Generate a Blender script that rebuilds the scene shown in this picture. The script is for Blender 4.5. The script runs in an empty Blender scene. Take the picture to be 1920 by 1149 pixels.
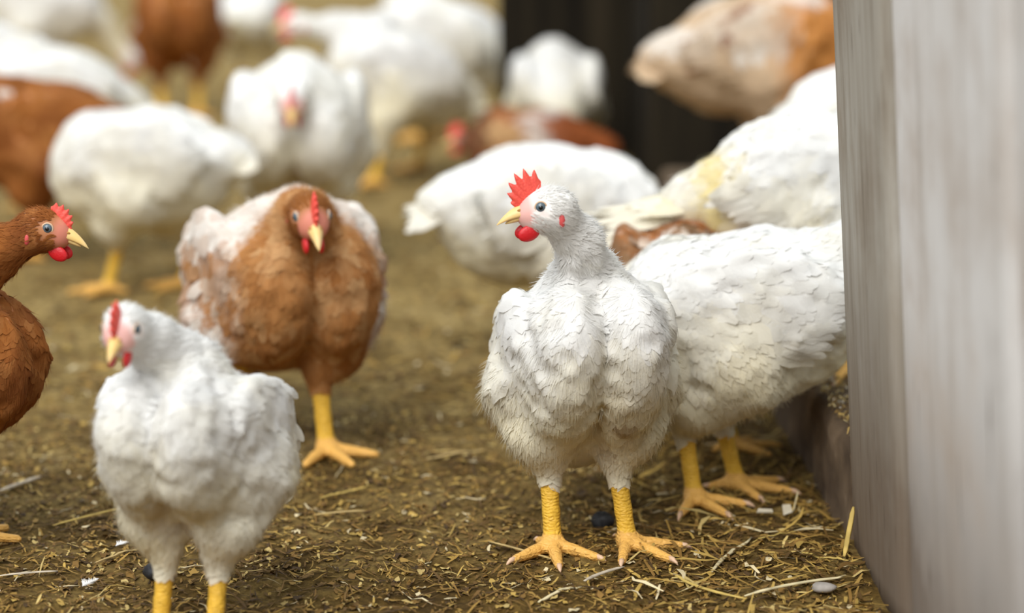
import bpy, math, random
import numpy as np
from mathutils import Vector, Matrix

S = bpy.context.scene
COL = S.collection
# ------------------------------------------------------------------ camera
FPX = 4533.0
PITCH = math.atan(874 / FPX)
cam = bpy.data.cameras.new('camera')
cam.sensor_width = 36.0
cam.lens = FPX / 1920 * 36.0
cam.clip_start = 0.05
cam.clip_end = 200
cam.dof.use_dof = True
cam.dof.focus_distance = 2.32
cam.dof.aperture_fstop = cam.lens / 1000 / 0.034
cam.dof.aperture_blades = 0
camo = bpy.data.objects.new('camera', cam)
COL.objects.link(camo)
camo.location = (0, 0, 0.69)
camo.rotation_euler = (math.pi / 2 - PITCH, 0, 0)
S.camera = camo
# ------------------------------------------------------------------ light
S.view_settings.view_transform = 'Standard'
S.view_settings.look = 'None'
S.view_settings.gamma = 1.0
S.view_settings.use_curve_mapping = False
S.view_settings.exposure = -0.05
w = bpy.data.worlds.new('sky')
S.world = w
w.use_nodes = True
nt = w.node_tree
nt.nodes.clear()
tc = nt.nodes.new('ShaderNodeTexCoord')
sx = nt.nodes.new('ShaderNodeSeparateXYZ')
rp = nt.nodes.new('ShaderNodeValToRGB')
rp.color_ramp.elements[0].position = 0.0
rp.color_ramp.elements[0].color = (0.30, 0.29, 0.27, 1)
rp.color_ramp.elements[1].position = 0.75
rp.color_ramp.elements[1].color = (0.87, 0.945, 1.0, 1)
e = rp.color_ramp.elements.new(0.18)
e.color = (0.58, 0.60, 0.60, 1)
bg = nt.nodes.new('ShaderNodeBackground')
bg.inputs['Strength'].default_value = 1.2
wo = nt.nodes.new('ShaderNodeOutputWorld')
nt.links.new(tc.outputs['Generated'], sx.inputs[0])
nt.links.new(sx.outputs['Z'], rp.inputs[0])
nt.links.new(rp.outputs['Color'], bg.inputs['Color'])
nt.links.new(bg.outputs[0], wo.inputs[0])
sun = bpy.data.lights.new('sun', 'SUN')
sun.energy = 3.0
sun.angle = math.radians(45)
sun.color = (1.0, 0.98, 0.95)
suno = bpy.data.objects.new('sun', sun)
COL.objects.link(suno)
suno.rotation_euler = Vector((0.38, 0.90, -1.0)).to_track_quat('-Z', 'Y').to_euler()

# ------------------------------------------------------------------ helpers
RNG = np.random.default_rng(7)


def _hash(ix, iy, iz, seed):
    n = (ix * 374761393 + iy * 668265263 + iz * 2147483647 + seed * 1274126177) & 0xFFFFFFFF
    n = ((n ^ (n >> 13)) * 1274126177) & 0xFFFFFFFF
    return ((n ^ (n >> 16)) & 0xFFFF) / 65535.0


def vnoise(P, f, seed=0):
    """value noise 0..1 at points P (n,3)"""
    q = P * f
    i = np.floor(q).astype(np.int64)
    t = q - i
    t = t * t * (3 - 2 * t)
    r = 0
    for dx in (0, 1):
        for dy in (0, 1):
            for dz in (0, 1):
                wgt = (t[:, 0] if dx else 1 - t[:, 0]) * (t[:, 1] if dy else 1 - t[:, 1]) * (t[:, 2] if dz else 1 - t[:, 2])
                r = r + wgt * _hash(i[:, 0] + dx, i[:, 1] + dy, i[:, 2] + dz, seed)
    return r


def mesh_obj(name, V, F, mat, parent=None, colors=None, smooth=True, loc=None, field=None, nblend=0.80):
    V = np.asarray(V, dtype=np.float32)
    me = bpy.data.meshes.new(name)
    if isinstance(F, np.ndarray):
        k = F.shape[1]
        me.vertices.add(len(V))
        me.vertices.foreach_set('co', V.ravel())
        me.loops.add(F.size)
        me.loops.foreach_set('vertex_index', F.astype(np.int32).ravel())
        me.polygons.add(len(F))
        me.polygons.foreach_set('loop_start', np.arange(0, F.size, k, dtype=np.int32))
        me.update(calc_edges=True)
    else:
        me.from_pydata([tuple(map(float, v)) for v in V], [], F)
        me.update()
    if smooth:
        me.polygons.foreach_set('use_smooth', np.ones(len(me.polygons), dtype=bool))
    if colors is not None:
        a = me.color_attributes.new('Col', 'FLOAT_COLOR', 'POINT')
        c = np.ones((len(V), 4), dtype=np.float32)
        c[:, :colors.shape[1]] = colors
        a.data.foreach_set('color', c.ravel())
    if field is not None:      # soft feathers: shading normals lean towards the bird's own surface
        nn = np.empty(len(V) * 3, dtype=np.float32)
        me.vertex_normals.foreach_get('vector', nn)
        nn = nn.reshape(-1, 3)
        gr = field.grad(V.astype(np.float64))
        sg_ = np.sign((nn * gr).sum(1, keepdims=True)); sg_[sg_ == 0] = 1
        nn = nn * (1 - nblend) + gr * sg_ * nblend
        nn /= np.linalg.norm(nn, axis=1, keepdims=True) + 1e-9
        me.normals_split_custom_set_from_vertices(nn.tolist())
    me.materials.append(mat)
    o = bpy.data.objects.new(name, me)
    COL.objects.link(o)
    if parent is not None:
        o.parent = parent
    if loc is not None:
        o.location = loc
    return o


def tag(o, label=None, cat=None, group=None, kind=None):
    if label: o['label'] = label
    if cat: o['category'] = cat
    if group: o['group'] = group
    if kind: o['kind'] = kind
    return o


def new_mat(name):
    m = bpy.data.materials.new(name)
    m.use_nodes = True
    n = m.node_tree.nodes
    l = m.node_tree.links
    return m, n, l, n['Principled BSDF']


def simple_mat(name, rgb, rough=0.6, sss=0.0, spec=0.4, noise=None, bump=0.0, bscale=200):
    m, n, l, p = new_mat(name)
    p.inputs['Base Color'].default_value = (*rgb, 1)
    p.inputs['Roughness'].default_value = rough
    p.inputs['Specular IOR Level'].default_value = spec
    if sss:
        p.inputs['Subsurface Weight'].default_value = sss
        p.inputs['Subsurface Radius'].default_value = (1, 0.35, 0.25)
        p.inputs['Subsurface Scale'].default_value = 0.004
    if noise or bump:
        t = n.new('ShaderNodeTexCoord')
        z = n.new('ShaderNodeTexNoise')
        z.inputs['Scale'].default_value = bscale
        z.inputs['Detail'].default_value = 4
        l.new(t.outputs['Object'], z.inputs['Vector'])
        if noise:
            r = n.new('ShaderNodeValToRGB')
            r.color_ramp.elements[0].position = 0.3
            r.color_ramp.elements[1].position = 0.7
            r.color_ramp.elements[0].color = (*noise, 1)
            r.color_ramp.elements[1].color = (*rgb, 1)
            l.new(z.outputs['Fac'], r.inputs[0])
            l.new(r.outputs[0], p.inputs['Base Color'])
        if bump:
            b = n.new('ShaderNodeBump')
            b.inputs['Strength'].default_value = bump
            b.inputs['Distance'].default_value = 0.001
            l.new(z.outputs['Fac'], b.inputs['Height'])
            l.new(b.outputs[0], p.inputs['Normal'])
    return m


# plumage: colour of each feather comes with the mesh
def make_plumage_mat():
    m, n, l, p = new_mat('feathers')
    a = n.new('ShaderNodeAttribute'); a.attribute_name = 'Col'
    p.inputs['Roughness'].default_value = 0.85
    p.inputs['Specular IOR Level'].default_value = 0.15
    tr = n.new('ShaderNodeBsdfTranslucent')
    mx = n.new('ShaderNodeMixShader'); mx.inputs[0].default_value = 0.32
    l.new(a.outputs['Color'], p.inputs['Base Color'])
    l.new(a.outputs['Color'], tr.inputs['Color'])
    l.new(p.outputs[0], mx.inputs[1]); l.new(tr.outputs[0], mx.inputs[2])
    l.new(mx.outputs[0], n['Material Output'].inputs['Surface'])
    t = n.new('ShaderNodeTexCoord')
    z = n.new('ShaderNodeTexNoise'); z.inputs['Scale'].default_value = 420; z.inputs['Detail'].default_value = 3
    b = n.new('ShaderNodeBump'); b.inputs['Strength'].default_value = 0.35; b.inputs['Distance'].default_value = 0.001
    l.new(t.outputs['Object'], z.inputs['Vector']); l.new(z.outputs['Fac'], b.inputs['Height']); l.new(b.outputs[0], p.inputs['Normal'])
    return m


def make_skin_mat():
    m, n, l, p = new_mat('skin')
    a = n.new('ShaderNodeAttribute'); a.attribute_name = 'Col'
    l.new(a.outputs['Color'], p.inputs['Base Color'])
    p.inputs['Roughness'].default_value = 0.5
    p.inputs['Specular IOR Level'].default_value = 0.35
    t = n.new('ShaderNodeTexCoord')
    wv = n.new('ShaderNodeTexWave'); wv.wave_type = 'BANDS'; wv.bands_direction = 'Z'
    wv.inputs['Scale'].default_value = 95; wv.inputs['Distortion'].default_value = 5.0; wv.inputs['Detail'].default_value = 1
    l.new(t.outputs['Object'], wv.inputs['Vector'])
    b = n.new('ShaderNodeBump'); b.inputs['Strength'].default_value = 0.7; b.inputs['Distance'].default_value = 0.001
    vo = n.new('ShaderNodeTexVoronoi'); vo.feature = 'DISTANCE_TO_EDGE'; vo.inputs['Scale'].default_value = 300
    mpv = n.new('ShaderNodeMapping'); mpv.inputs['Scale'].default_value = (0.55, 0.55, 1.0)
    l.new(t.outputs['Object'], mpv.inputs[0]); l.new(mpv.outputs[0], vo.inputs['Vector'])
    mm = n.new('ShaderNodeMath'); mm.operation = 'MULTIPLY'; mm.inputs[1].default_value = 3.0; l.new(vo.outputs['Distance'], mm.inputs[0])
    ad = n.new('ShaderNodeMath'); ad.operation = 'MULTIPLY_ADD'; l.new(wv.outputs['Fac'], ad.inputs[0]); ad.inputs[1].default_value = 0.5; l.new(mm.outputs[0], ad.inputs[2])
    mu = n.new('ShaderNodeMath'); mu.operation = 'MULTIPLY'; l.new(ad.outputs[0], mu.inputs[0]); l.new(a.outputs['Alpha'], mu.inputs[1]); l.new(mu.outputs[0], b.inputs['Height']); l.new(b.outputs[0], p.inputs['Normal'])
    return m


M_FEATHER = make_plumage_mat()
M_SKIN = make_skin_mat()
M_COMB = simple_mat('red_comb', (0.90, 0.125, 0.085), 0.5, 0.25, 0.4, noise=(0.78, 0.075, 0.06), bump=0.5, bscale=500)
M_WATTLE = simple_mat('red_wattle', (0.62, 0.012, 0.018), 0.4, 0.15, 0.5, bump=0.4, bscale=500)
M_LOBE = simple_mat('red_ear_lobe', (0.70, 0.10, 0.10), 0.55, 0.2)
M_BEAK = simple_mat('horn_beak', (0.83, 0.56, 0.18), 0.4, 0.1, 0.45, noise=(0.86, 0.62, 0.30), bscale=60)
M_NOSTRIL = simple_mat('nostril', (0.45, 0.22, 0.05), 0.7)
M_IRIS = simple_mat('iris', (0.10, 0.14, 0.17), 0.08, 0, 0.6)
M_PUPIL = simple_mat('pupil', (0.005, 0.006, 0.008), 0.05, 0, 0.7)
M_LID = simple_mat('eyelid', (0.72, 0.50, 0.34), 0.6, 0.1)
M_CLAW = simple_mat('claw', (0.70, 0.46, 0.30), 0.45, 0.1)


# ------------------------------------------------------------------ implicit bodies
def rot_y(a):
    c, s = math.cos(a), math.sin(a)
    return np.array([[c, 0, -s], [0, 1, 0], [s, 0, c]], dtype=np.float32)   # columns: pitched forward axis = (c,0,s)


def rot_z(a):
    c, s = math.cos(a), math.sin(a)
    return np.array([[c, -s, 0], [s, c, 0], [0, 0, 1]], dtype=np.float32)


def unit(v):
    v = np.asarray(v, dtype=np.float64)
    return v / (np.linalg.norm(v) + 1e-12)


class Prim:
    def __init__(s, kind, label, flow, k, **kw):
        s.kind, s.label, s.flow, s.k = kind, label, unit(flow), k
        s.__dict__.update(kw)

    def d(s, P):
        if s.kind == 'ell':
            q = (P - s.c) @ s.R
            a = q / s.r
            k0 = np.sqrt((a * a).sum(1)) + 1e-9
            b = q / (s.r ** 2)
            k1 = np.sqrt((b * b).sum(1)) + 1e-9
            return k0 * (k0 - 1.0) / k1
        ba = s.b - s.a
        h = np.clip(((P - s.a) @ ba) / (ba @ ba), 0, 1)
        q = P - s.a - h[:, None] * ba
        return np.sqrt((q * q).sum(1)) - (s.ra + (s.rb - s.ra) * h)


def ell(label, c, r, R=None, flow=(-1, 0, 0), k=0.02):
    return Prim('ell', label, flow, k, c=np.array(c, dtype=np.float32), r=np.array(r, dtype=np.float32),
                R=np.eye(3, dtype=np.float32) if R is None else np.asarray(R, dtype=np.float32))


def cone(label, a, b, ra, rb, flow=None, k=0.012):
    a = np.array(a, dtype=np.float32); b = np.array(b, dtype=np.float32)
    return Prim('cone', label, (b - a) if flow is None else flow, k, a=a, b=b, ra=ra, rb=rb)


class Field:
    def __init__(s, prims, h):
        lo = np.array([9, 9, 9.]); hi = -lo
        for p in prims:
            if p.kind == 'ell':
                m = np.abs(p.R) @ p.r
                lo = np.minimum(lo, p.c - m); hi = np.maximum(hi, p.c + m)
            else:
                m = max(p.ra, p.rb)
                lo = np.minimum(lo, np.minimum(p.a, p.b) - m); hi = np.maximum(hi, np.maximum(p.a, p.b) + m)
        lo -= 0.02; hi += 0.02
        n = np.ceil((hi - lo) / h).astype(int) + 1
        ax = [lo[i] + h * np.arange(n[i]) for i in range(3)]
        G = np.stack(np.meshgrid(*ax, indexing='ij'), -1).reshape(-1, 3).astype(np.float32)
        s.lo, s.h, s.n, s.prims = lo, h, n, prims
        g = None
        for p in prims:
            # evaluate only near the primitive
            d = p.d(G)
            if g is None:
                g = d
            else:
                k = p.k
                hh = np.maximum(k - np.abs(g - d), 0) / k
                g = np.minimum(g, d) - hh * hh * k * 0.25
        s.g = g.reshape(n).astype(np.float32)

    def puff(s, head, amp, seed):
        """soft uneven swelling of the coat away from head and feet"""
        ix = np.argwhere(np.abs(s.g) < 0.02)
        P = s.lo + s.h * ix
        wgt = np.clip((np.linalg.norm(P - head, axis=1) - 0.035) / 0.03, 0, 1) * np.clip((P[:, 2] - 0.10) / 0.03, 0, 1)
        nz = (vnoise(P, 75, seed) - 0.5) + 0.8 * (vnoise(P, 36, seed + 1) - 0.5)
        s.g[ix[:, 0], ix[:, 1], ix[:, 2]] -= (amp * wgt * nz).astype(np.float32)

    def sample(s, P):
        q = (P - s.lo) / s.h
        q = np.clip(q, 0, np.array(s.n) - 1.001)
        i = q.astype(np.int64)
        t = (q - i).astype(np.float32)
        g = s.g
        r = 0
        for dx in (0, 1):
            for dy in (0, 1):
                for dz in (0, 1):
                    wgt = (t[:, 0] if dx else 1 - t[:, 0]) * (t[:, 1] if dy else 1 - t[:, 1]) * (t[:, 2] if dz else 1 - t[:, 2])
                    r = r + wgt * g[i[:, 0] + dx, i[:, 1] + dy, i[:, 2] + dz]
        return r

    def grad(s, P):
        e = s.h * 0.9
        out = np.empty((len(P), 3))
        for a in range(3):
            d = np.zeros(3); d[a] = e
            out[:, a] = s.sample(P + d) - s.sample(P - d)
        return out / (np.linalg.norm(out, axis=1, keepdims=True) + 1e-9)

    def surface(s):
        g = s.g
        c = [g[dx:g.shape[0] - 1 + dx, dy:g.shape[1] - 1 + dy, dz:g.shape[2] - 1 + dz] for dx in (0, 1) for dy in (0, 1) for dz in (0, 1)]
        neg = sum((x < 0).astype(np.int8) for x in c)
        act = (neg > 0) & (neg < 8)
        I = np.argwhere(act)
        idm = -np.ones(act.shape, dtype=np.int64)
        idm[act] = np.arange(len(I))
        cv = np.stack([x[act] for x in c], 1)
        off = np.array([[dx, dy, dz] for dx in (0, 1) for dy in (0, 1) for dz in (0, 1)], dtype=np.float64)
        acc = np.zeros((len(I), 3)); cnt = np.zeros(len(I))
        for a in range(8):
            for b in range(a + 1, 8):
                if np.abs(off[a] - off[b]).sum() != 1: continue
                m = (cv[:, a] < 0) != (cv[:, b] < 0)
                t = cv[m, a] / (cv[m, a] - cv[m, b])
                acc[m] += off[a] + (off[b] - off[a]) * t[:, None]
                cnt[m] += 1
        V = s.lo + s.h * (I + acc / cnt[:, None])
        quads = []
        for ax in range(3):
            sl0 = [slice(None)] * 3; sl1 = [slice(None)] * 3
            sl0[ax] = slice(0, -1); sl1[ax] = slice(1, None)
            n0 = g[tuple(sl0)] < 0; n1 = g[tuple(sl1)] < 0
            E = np.argwhere(n0 != n1)
            b, c2 = [(1, 2), (2, 0), (0, 1)][ax]
            E = E[(E[:, b] > 0) & (E[:, c2] > 0) & (E[:, b] < g.shape[b] - 1) & (E[:, c2] < g.shape[c2] - 1)]
            inside = n0[E[:, 0], E[:, 1], E[:, 2]]
            def cell(db, dc):
                q = E.copy(); q[:, b] += db; q[:, c2] += dc
                return idm[q[:, 0], q[:, 1], q[:, 2]]
            Q = np.stack([cell(-1, -1), cell(0, -1), cell(0, 0), cell(-1, 0)], 1)
            Q[~inside] = Q[~inside][:, ::-1]
            quads.append(Q)
        return V, np.concatenate(quads)

    def labels(s, P):
        D = np.stack([p.d(P.astype(np.float32)) for p in s.prims], 1)
        lab = np.array([p.label for p in s.prims])[D.argmin(1)]
        return lab, D

    def flow(s, D, kf=0.012):
        W = np.exp(-(D - D.min(1, keepdims=True)) / kf)
        Fl = np.stack([p.flow for p in s.prims])
        return (W @ Fl)


# ------------------------------------------------------------------ feathers
PROF_V = np.array([0, 0.25, 0.55, 0.8, 0.93, 1.0])
PROF_W = np.array([0.35, 0.78, 1.0, 0.98, 0.80, 0.50])


def feather_mesh(field, P, N, D, L, Wd, lift, cols, nu=3, nv=5, conform=True, camber=0.12, rag=0.022, curl=0.0):
    """rows of quads for many feathers at once; returns V, F, C"""
    M = len(P)
    T = np.cross(N, D)
    T /= np.linalg.norm(T, axis=1, keepdims=True) + 1e-9
    vs = np.linspace(0, 1, nv) ** 0.85
    us = np.linspace(-1, 1, nu)
    pw = np.interp(vs, PROF_V, PROF_W)
    U, Vv = np.meshgrid(us, vs)                      # nv,nu
    Wp = np.repeat(pw[:, None], nu, 1)
    a = (Vv - 0.12) - 0.20 * (U ** 2) * Vv
    a = a[None] * L[:, None, None]
    a = a + RNG.normal(0, 1, a.shape) * rag * L[:, None, None] * (Vv[None] > 0.5)
    b = (U * Wp * 0.5)[None] * Wd[:, None, None]
    hgt = lift[:, None, None] * (Vv[None] ** 1.6) + 0.0007 - camber * (U[None] ** 2) * Wd[:, None, None] * Vv[None] * 0.5
    Q = P[:, None, None, :] + D[:, None, None, :] * a[..., None] + T[:, None, None, :] * b[..., None]
    Q = Q.reshape(-1, 3)
    hgt = hgt.reshape(-1)
    if conform:
        for _ in range(2):
            d = field.sample(Q)
            g = field.grad(Q)
            Q = Q + g * np.clip(hgt - d, -0.02, 0.02)[:, None]
    else:
        cv = (Vv[None] ** 2 * L[:, None, None] * curl).reshape(-1)
        Q = Q + np.repeat(N, nu * nv, 0) * (hgt - cv)[:, None]
    base = (np.arange(M) * nu * nv)[:, None, None]
    r, c = np.meshgrid(np.arange(nv - 1), np.arange(nu - 1), indexing='ij')
    i0 = (r * nu + c).ravel()
    q = np.stack([i0, i0 + nu, i0 + nu + 1, i0 + 1], 1)[None]
    F = (base + q).reshape(-1, 4)
    C = np.repeat(cols, nu * nv, 0)
    return Q, F, C


def strand_mesh(P, N, D, L, wd, ang, cols):
    """fine down: one narrow quad per strand"""
    d = D * np.cos(ang)[:, None] + N * np.sin(ang)[:, None]
    T = np.cross(N, D); T /= np.linalg.norm(T, axis=1, keepdims=True) + 1e-9
    tip = P + d * L[:, None]
    V = np.stack([P - T * wd[:, None], P + T * wd[:, None], tip + T * wd[:, None] * 0.2, tip - T * wd[:, None] * 0.2], 1).reshape(-1, 3)
    F = np.arange(len(P) * 4).reshape(-1, 4)[:, ::-1]
    return V, F, np.repeat(cols, 4, 0)


def cat_mesh(parts):
    Vs, Fs, Cs, n = [], [], [], 0
    for V, F, C in parts:
        Vs.append(V); Fs.append(F + n); Cs.append(C); n += len(V)
    return np.concatenate(Vs), np.concatenate(Fs), np.concatenate(Cs)


def thin(P, spacing):
    """keep about one point per cell of the given size"""
    k = np.floor(P / spacing).astype(np.int64)
    key = (k[:, 0] * 73856093) ^ (k[:, 1] * 19349663) ^ (k[:, 2] * 83492791)
    _, i = np.unique(key, return_index=True)
    return i


# ------------------------------------------------------------------ small head parts
def tube(points, radii, seg=10, sq=1.0, up=None):
    """closed tube through points; sq squashes the section sideways"""
    P = [np.array(p, float) for p in points]
    V, F = [], []
    n = len(P)
    u = np.array([0, 0, 1.0]) if up is None else np.asarray(up, float)
    for i in range(n):
        t = unit(P[min(i + 1, n - 1)] - P[max(i - 1, 0)])
        s = np.cross(t, u)
        if np.linalg.norm(s) < 1e-4: s = np.cross(t, [0, 1, 0.01])
        s = unit(s); v = np.cross(s, t)
        for k in range(seg):
            a = 2 * math.pi * k / seg
            V.append(P[i] + radii[i] * (s * math.cos(a) * sq + v * math.sin(a)))
    for i in range(n - 1):
        for k in range(seg):
            k2 = (k + 1) % seg
            F.append((i * seg + k, i * seg + k2, (i + 1) * seg + k2, (i + 1) * seg + k))
    F.append(tuple(range(seg))[::-1]); F.append(tuple((n - 1) * seg + k for k in range(seg)))
    return np.array(V), F


def ball(c, r, R=None, nu=14, nv=9):
    V, F = [], []
    R = np.eye(3) if R is None else np.asarray(R)
    r = np.asarray(r) * np.ones(3)
    for i in range(nv + 1):
        th = math.pi * i / nv
        for k in range(nu):
            a = 2 * math.pi * k / nu
            q = np.array([math.sin(th) * math.cos(a), math.sin(th) * math.sin(a), math.cos(th)]) * r
            V.append(np.asarray(c) + R @ q)
    for i in range(nv):
        for k in range(nu):
            k2 = (k + 1) % nu
            F.append((i * nu + k, (i + 1) * nu + k, (i + 1) * nu + k2, i * nu + k2))
    return np.array(V), F


def ring(c, n, R0, r, seg=18, s2=6):
    n = unit(n)
    a = unit(np.cross(n, [0.1, 0.2, 1])); b = np.cross(n, a)
    V, F = [], []
    for i in range(seg):
        t = 2 * math.pi * i / seg
        d = a * math.cos(t) + b * math.sin(t)
        for k in range(s2):
            p = 2 * math.pi * k / s2
            V.append(np.asarray(c) + d * (R0 + r * math.cos(p)) + n * r * math.sin(p))
    for i in range(seg):
        for k in range(s2):
            F.append((i * s2 + k, ((i + 1) % seg) * s2 + k, ((i + 1) % seg) * s2 + (k + 1) % s2, i * s2 + (k + 1) % s2))
    return np.array(V), F


def comb_mesh(O, f, l, u, size=1.0):
    """upright single comb: a fleshy blade with five points along forehead and crown"""
    n, m = 46, 6
    V, F = [], []
    sp = [0.08, 0.22, 0.37, 0.53, 0.69, 0.86]
    hh = [0.35, 0.6, 0.85, 1.0, 0.95, 0.8]
    for i in range(n):
        t = i / (n - 1)
        th = math.radians(2 + 76 * t)
        base = O + (f * math.cos(th) * 0.0255 + u * math.sin(th) * 0.0225)
        out = unit(f * math.cos(th + 0.35) + u * math.sin(th + 0.35))
        env = math.sin(math.pi * min(1, max(0, t * 0.96 + 0.02))) ** 0.5
        valley = 0.0125 * env
        h = valley
        for s, q in zip(sp, hh):
            d = abs(t - s) / 0.062
            if d < 1: h = max(h, valley + (1 - d) ** 0.95 * 0.0080 * q)
        h *= size
        for j in range(m):
            v = j / (m - 1)
            th_ = 0.0032 * (1 - v ** 2 * 0.85) * env + 0.0003
            c = base - out * 0.004 + out * (h + 0.004) * v
            V.append(c + l * th_); V.append(c - l * th_)
    W = 2 * m
    for i in range(n - 1):
        for j in range(m - 1):
            a = i * W + j * 2; b = (i + 1) * W + j * 2
            F.append((a, b, b + 2, a + 2)); F.append((a + 1, a + 3, b + 3, b + 1))
        a = i * W + (m - 1) * 2; b = (i + 1) * W + (m - 1) * 2
        F.append((a, b, b + 1, a + 1))
        a = i * W; b = (i + 1) * W
        F.append((a, a + 1, b + 1, b))
    for i in (0, n - 1):
        for j in range(m - 1):
            a = i * W + j * 2
            F.append((a, a + 2, a + 3, a + 1))
    return np.array(V), F


def beak_mesh(O, f, l, u):
    """upper mandible: curved, pointed, ridged"""
    n, seg = 9, 12
    V, F = [], []
    for i in range(n):
        t = i / (n - 1)
        c = O + f * (0.019 + 0.031 * t) + u * (-0.0015 - 0.002 * t - 0.0075 * t ** 2.4)
        hw = 0.0092 * (1 - t) ** 0.75 + 0.0005
        hh = 0.0096 * (1 - t ** 1.5) ** 0.9 + 0.0005
        for k in range(seg):
            a = 2 * math.pi * k / seg
            y, z = math.cos(a), math.sin(a)
            z = z if z > 0 else z * 0.45
            V.append(c + l * hw * y * (1 - 0.25 * max(z, 0)) + u * hh * z)
    for i in range(n - 1):
        for k in range(seg):
            k2 = (k + 1) % seg
            F.append((i * seg + k, (i + 1) * seg + k, (i + 1) * seg + k2, i * seg + k2))
    F.append(tuple(range(seg))); F.append(tuple((n - 1) * seg + k for k in range(seg))[::-1])
    return np.array(V), F


def lower_beak_mesh(O, f, l, u):
    pts, rr = [], []
    for i in range(7):
        t = i / 6
        pts.append(O + f * (0.018 + 0.0235 * t) + u * (-0.0042 - 0.0026 * t - 0.0036 * t * t)); rr.append(0.0046 * (1 - t) ** 0.7 + 0.0006)
    return tube(pts, rr, 10, 1.35, up=u)


# ------------------------------------------------------------------ the hen
WHITE = np.array([0.935, 0.925, 0.90]); CREAM = np.array([0.86, 0.80, 0.62]); DIRT = np.array([0.36, 0.22, 0.09])
BUFF = np.array([0.60, 0.27, 0.085]); RUST = np.array([0.43, 0.155, 0.035]); DRUST = np.array([0.27, 0.085, 0.025])
YEL = np.array([0.80, 0.47, 0.05]); SKINP = np.array([0.86, 0.66, 0.58])


def mixc(a, b, t):
    t = np.clip(t, 0, 1)[:, None]
    return a * (1 - t) + b * t


def white_coat(P, lab, seed):
    n = vnoise(P, 28, seed); n2 = vnoise(P, 70, seed + 3)
    c = np.repeat(WHITE[None], len(P), 0)
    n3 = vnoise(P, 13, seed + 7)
    low = np.clip((0.24 - P[:, 2]) / 0.10, 0, 1)      # yellow stains, plus warm bounce off the ground painted into the lower half
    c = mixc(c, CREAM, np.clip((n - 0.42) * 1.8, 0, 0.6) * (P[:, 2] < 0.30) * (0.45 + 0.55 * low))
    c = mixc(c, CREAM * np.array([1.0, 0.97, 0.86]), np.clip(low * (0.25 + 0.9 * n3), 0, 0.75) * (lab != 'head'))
    soil = np.clip((n2 - 0.32) * 2.4, 0, 1) * np.exp(-((P[:, 2] - 0.135) / 0.030) ** 2) * np.exp(-((P[:, 1] - 0.012) / 0.026) ** 2) * (P[:, 0] > -0.06)
    return mixc(c, DIRT, soil * 0.8)


def buff_coat(P, lab, seed):
    n = vnoise(P, 30, seed); n2 = vnoise(P, 90, seed + 1)
    c = mixc(np.repeat(np.array([0.60, 0.29, 0.10])[None], len(P), 0), np.array([0.42, 0.165, 0.045]), n)
    c = mixc(c, np.array([0.74, 0.46, 0.22]), np.clip((n2 - 0.45) * 2.2, 0, 0.7))
    pale = np.array([0.90, 0.84, 0.77])
    back = np.clip((P[:, 2] - 0.208) / 0.025, 0, 1) * np.clip((0.074 - P[:, 0]) / 0.02, 0, 1) * (lab != 'head')
    rear = np.clip((-0.045 - P[:, 0]) / 0.03, 0, 1)
    side = np.clip((np.abs(P[:, 1]) - 0.066) / 0.015, 0, 1) * np.clip((n + n2) * 1.1 - 0.55, 0, 1)
    w_ = np.maximum(np.maximum(back, rear), side)
    c = mixc(c, pale, w_ * (0.55 + 0.6 * n2))
    h = lab == 'head'
    c[h] = mixc(c[h], np.array([0.33, 0.12, 0.03]), np.full(h.sum(), 0.8))
    return c


def rust_coat(P, lab, seed):
    n = vnoise(P, 40, seed); n2 = vnoise(P, 120, seed + 1)
    c = mixc(np.repeat(RUST[None], len(P), 0), DRUST, np.clip(n * 1.3 - 0.2, 0, 1))
    c = mixc(c, BUFF, np.clip(n2 - 0.5, 0, 1) * 1.2)
    sp = vnoise(P, 55, seed + 5)
    c = mixc(c, np.array([0.85, 0.78, 0.7]), ((sp > 0.90) & (lab != 'head')) * 0.8)
    return c


def pied_coat(P, lab, seed):
    n = vnoise(P, 26, seed); n2 = vnoise(P, 60, seed + 1); n3 = vnoise(P, 34, seed + 2)
    x = P[:, 0] + (n - 0.5) * 0.05
    c = mixc(np.repeat(np.array([0.36, 0.10, 0.028])[None], len(P), 0), np.array([0.88, 0.80, 0.72]), np.exp(-((x + 0.035) / 0.022) ** 2) * 1.2)
    c = mixc(c, np.array([0.62, 0.38, 0.18]), np.clip((x + 0.01) / 0.02, 0, 1) * np.clip((n3 - 0.35) * 3, 0, 1))
    c = mixc(c, np.array([0.14, 0.045, 0.02]), np.clip((x - 0.065) / 0.02, 0, 0.85))
    return mixc(c, np.array([0.16, 0.05, 0.02]), np.clip((n2 - 0.66) * 4, 0, 1) * 0.6)


def buff_pied_coat(P, lab, seed):
    n = vnoise(P, 20, seed); n2 = vnoise(P, 70, seed + 1)
    front = np.clip((P[:, 0] + 0.03) / 0.05, 0, 1)
    c = mixc(np.repeat(np.array([0.70, 0.52, 0.34])[None], len(P), 0), np.array([0.70, 0.31, 0.085]), front)
    c = mixc(c, np.array([0.90, 0.85, 0.78]), np.clip((n - 0.55) * 5, 0, 1) * (P[:, 2] > 0.22) * 0.75)
    c = mixc(c, np.array([0.30, 0.10, 0.03]), np.clip((n2 - 0.72) * 6, 0, 1) * (lab == 'wing'))
    return c


def mottled_coat(P, lab, seed):
    n = vnoise(P, 32, seed); n2 = vnoise(P, 85, seed + 1)
    c = mixc(np.repeat(np.array([0.30, 0.17, 0.085])[None], len(P), 0), np.array([0.46, 0.19, 0.07]), np.clip((n - 0.4) * 4, 0, 1))
    return mixc(c, np.array([0.80, 0.68, 0.56]), np.clip((n2 - 0.52) * 3, 0, 0.8))


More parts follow.
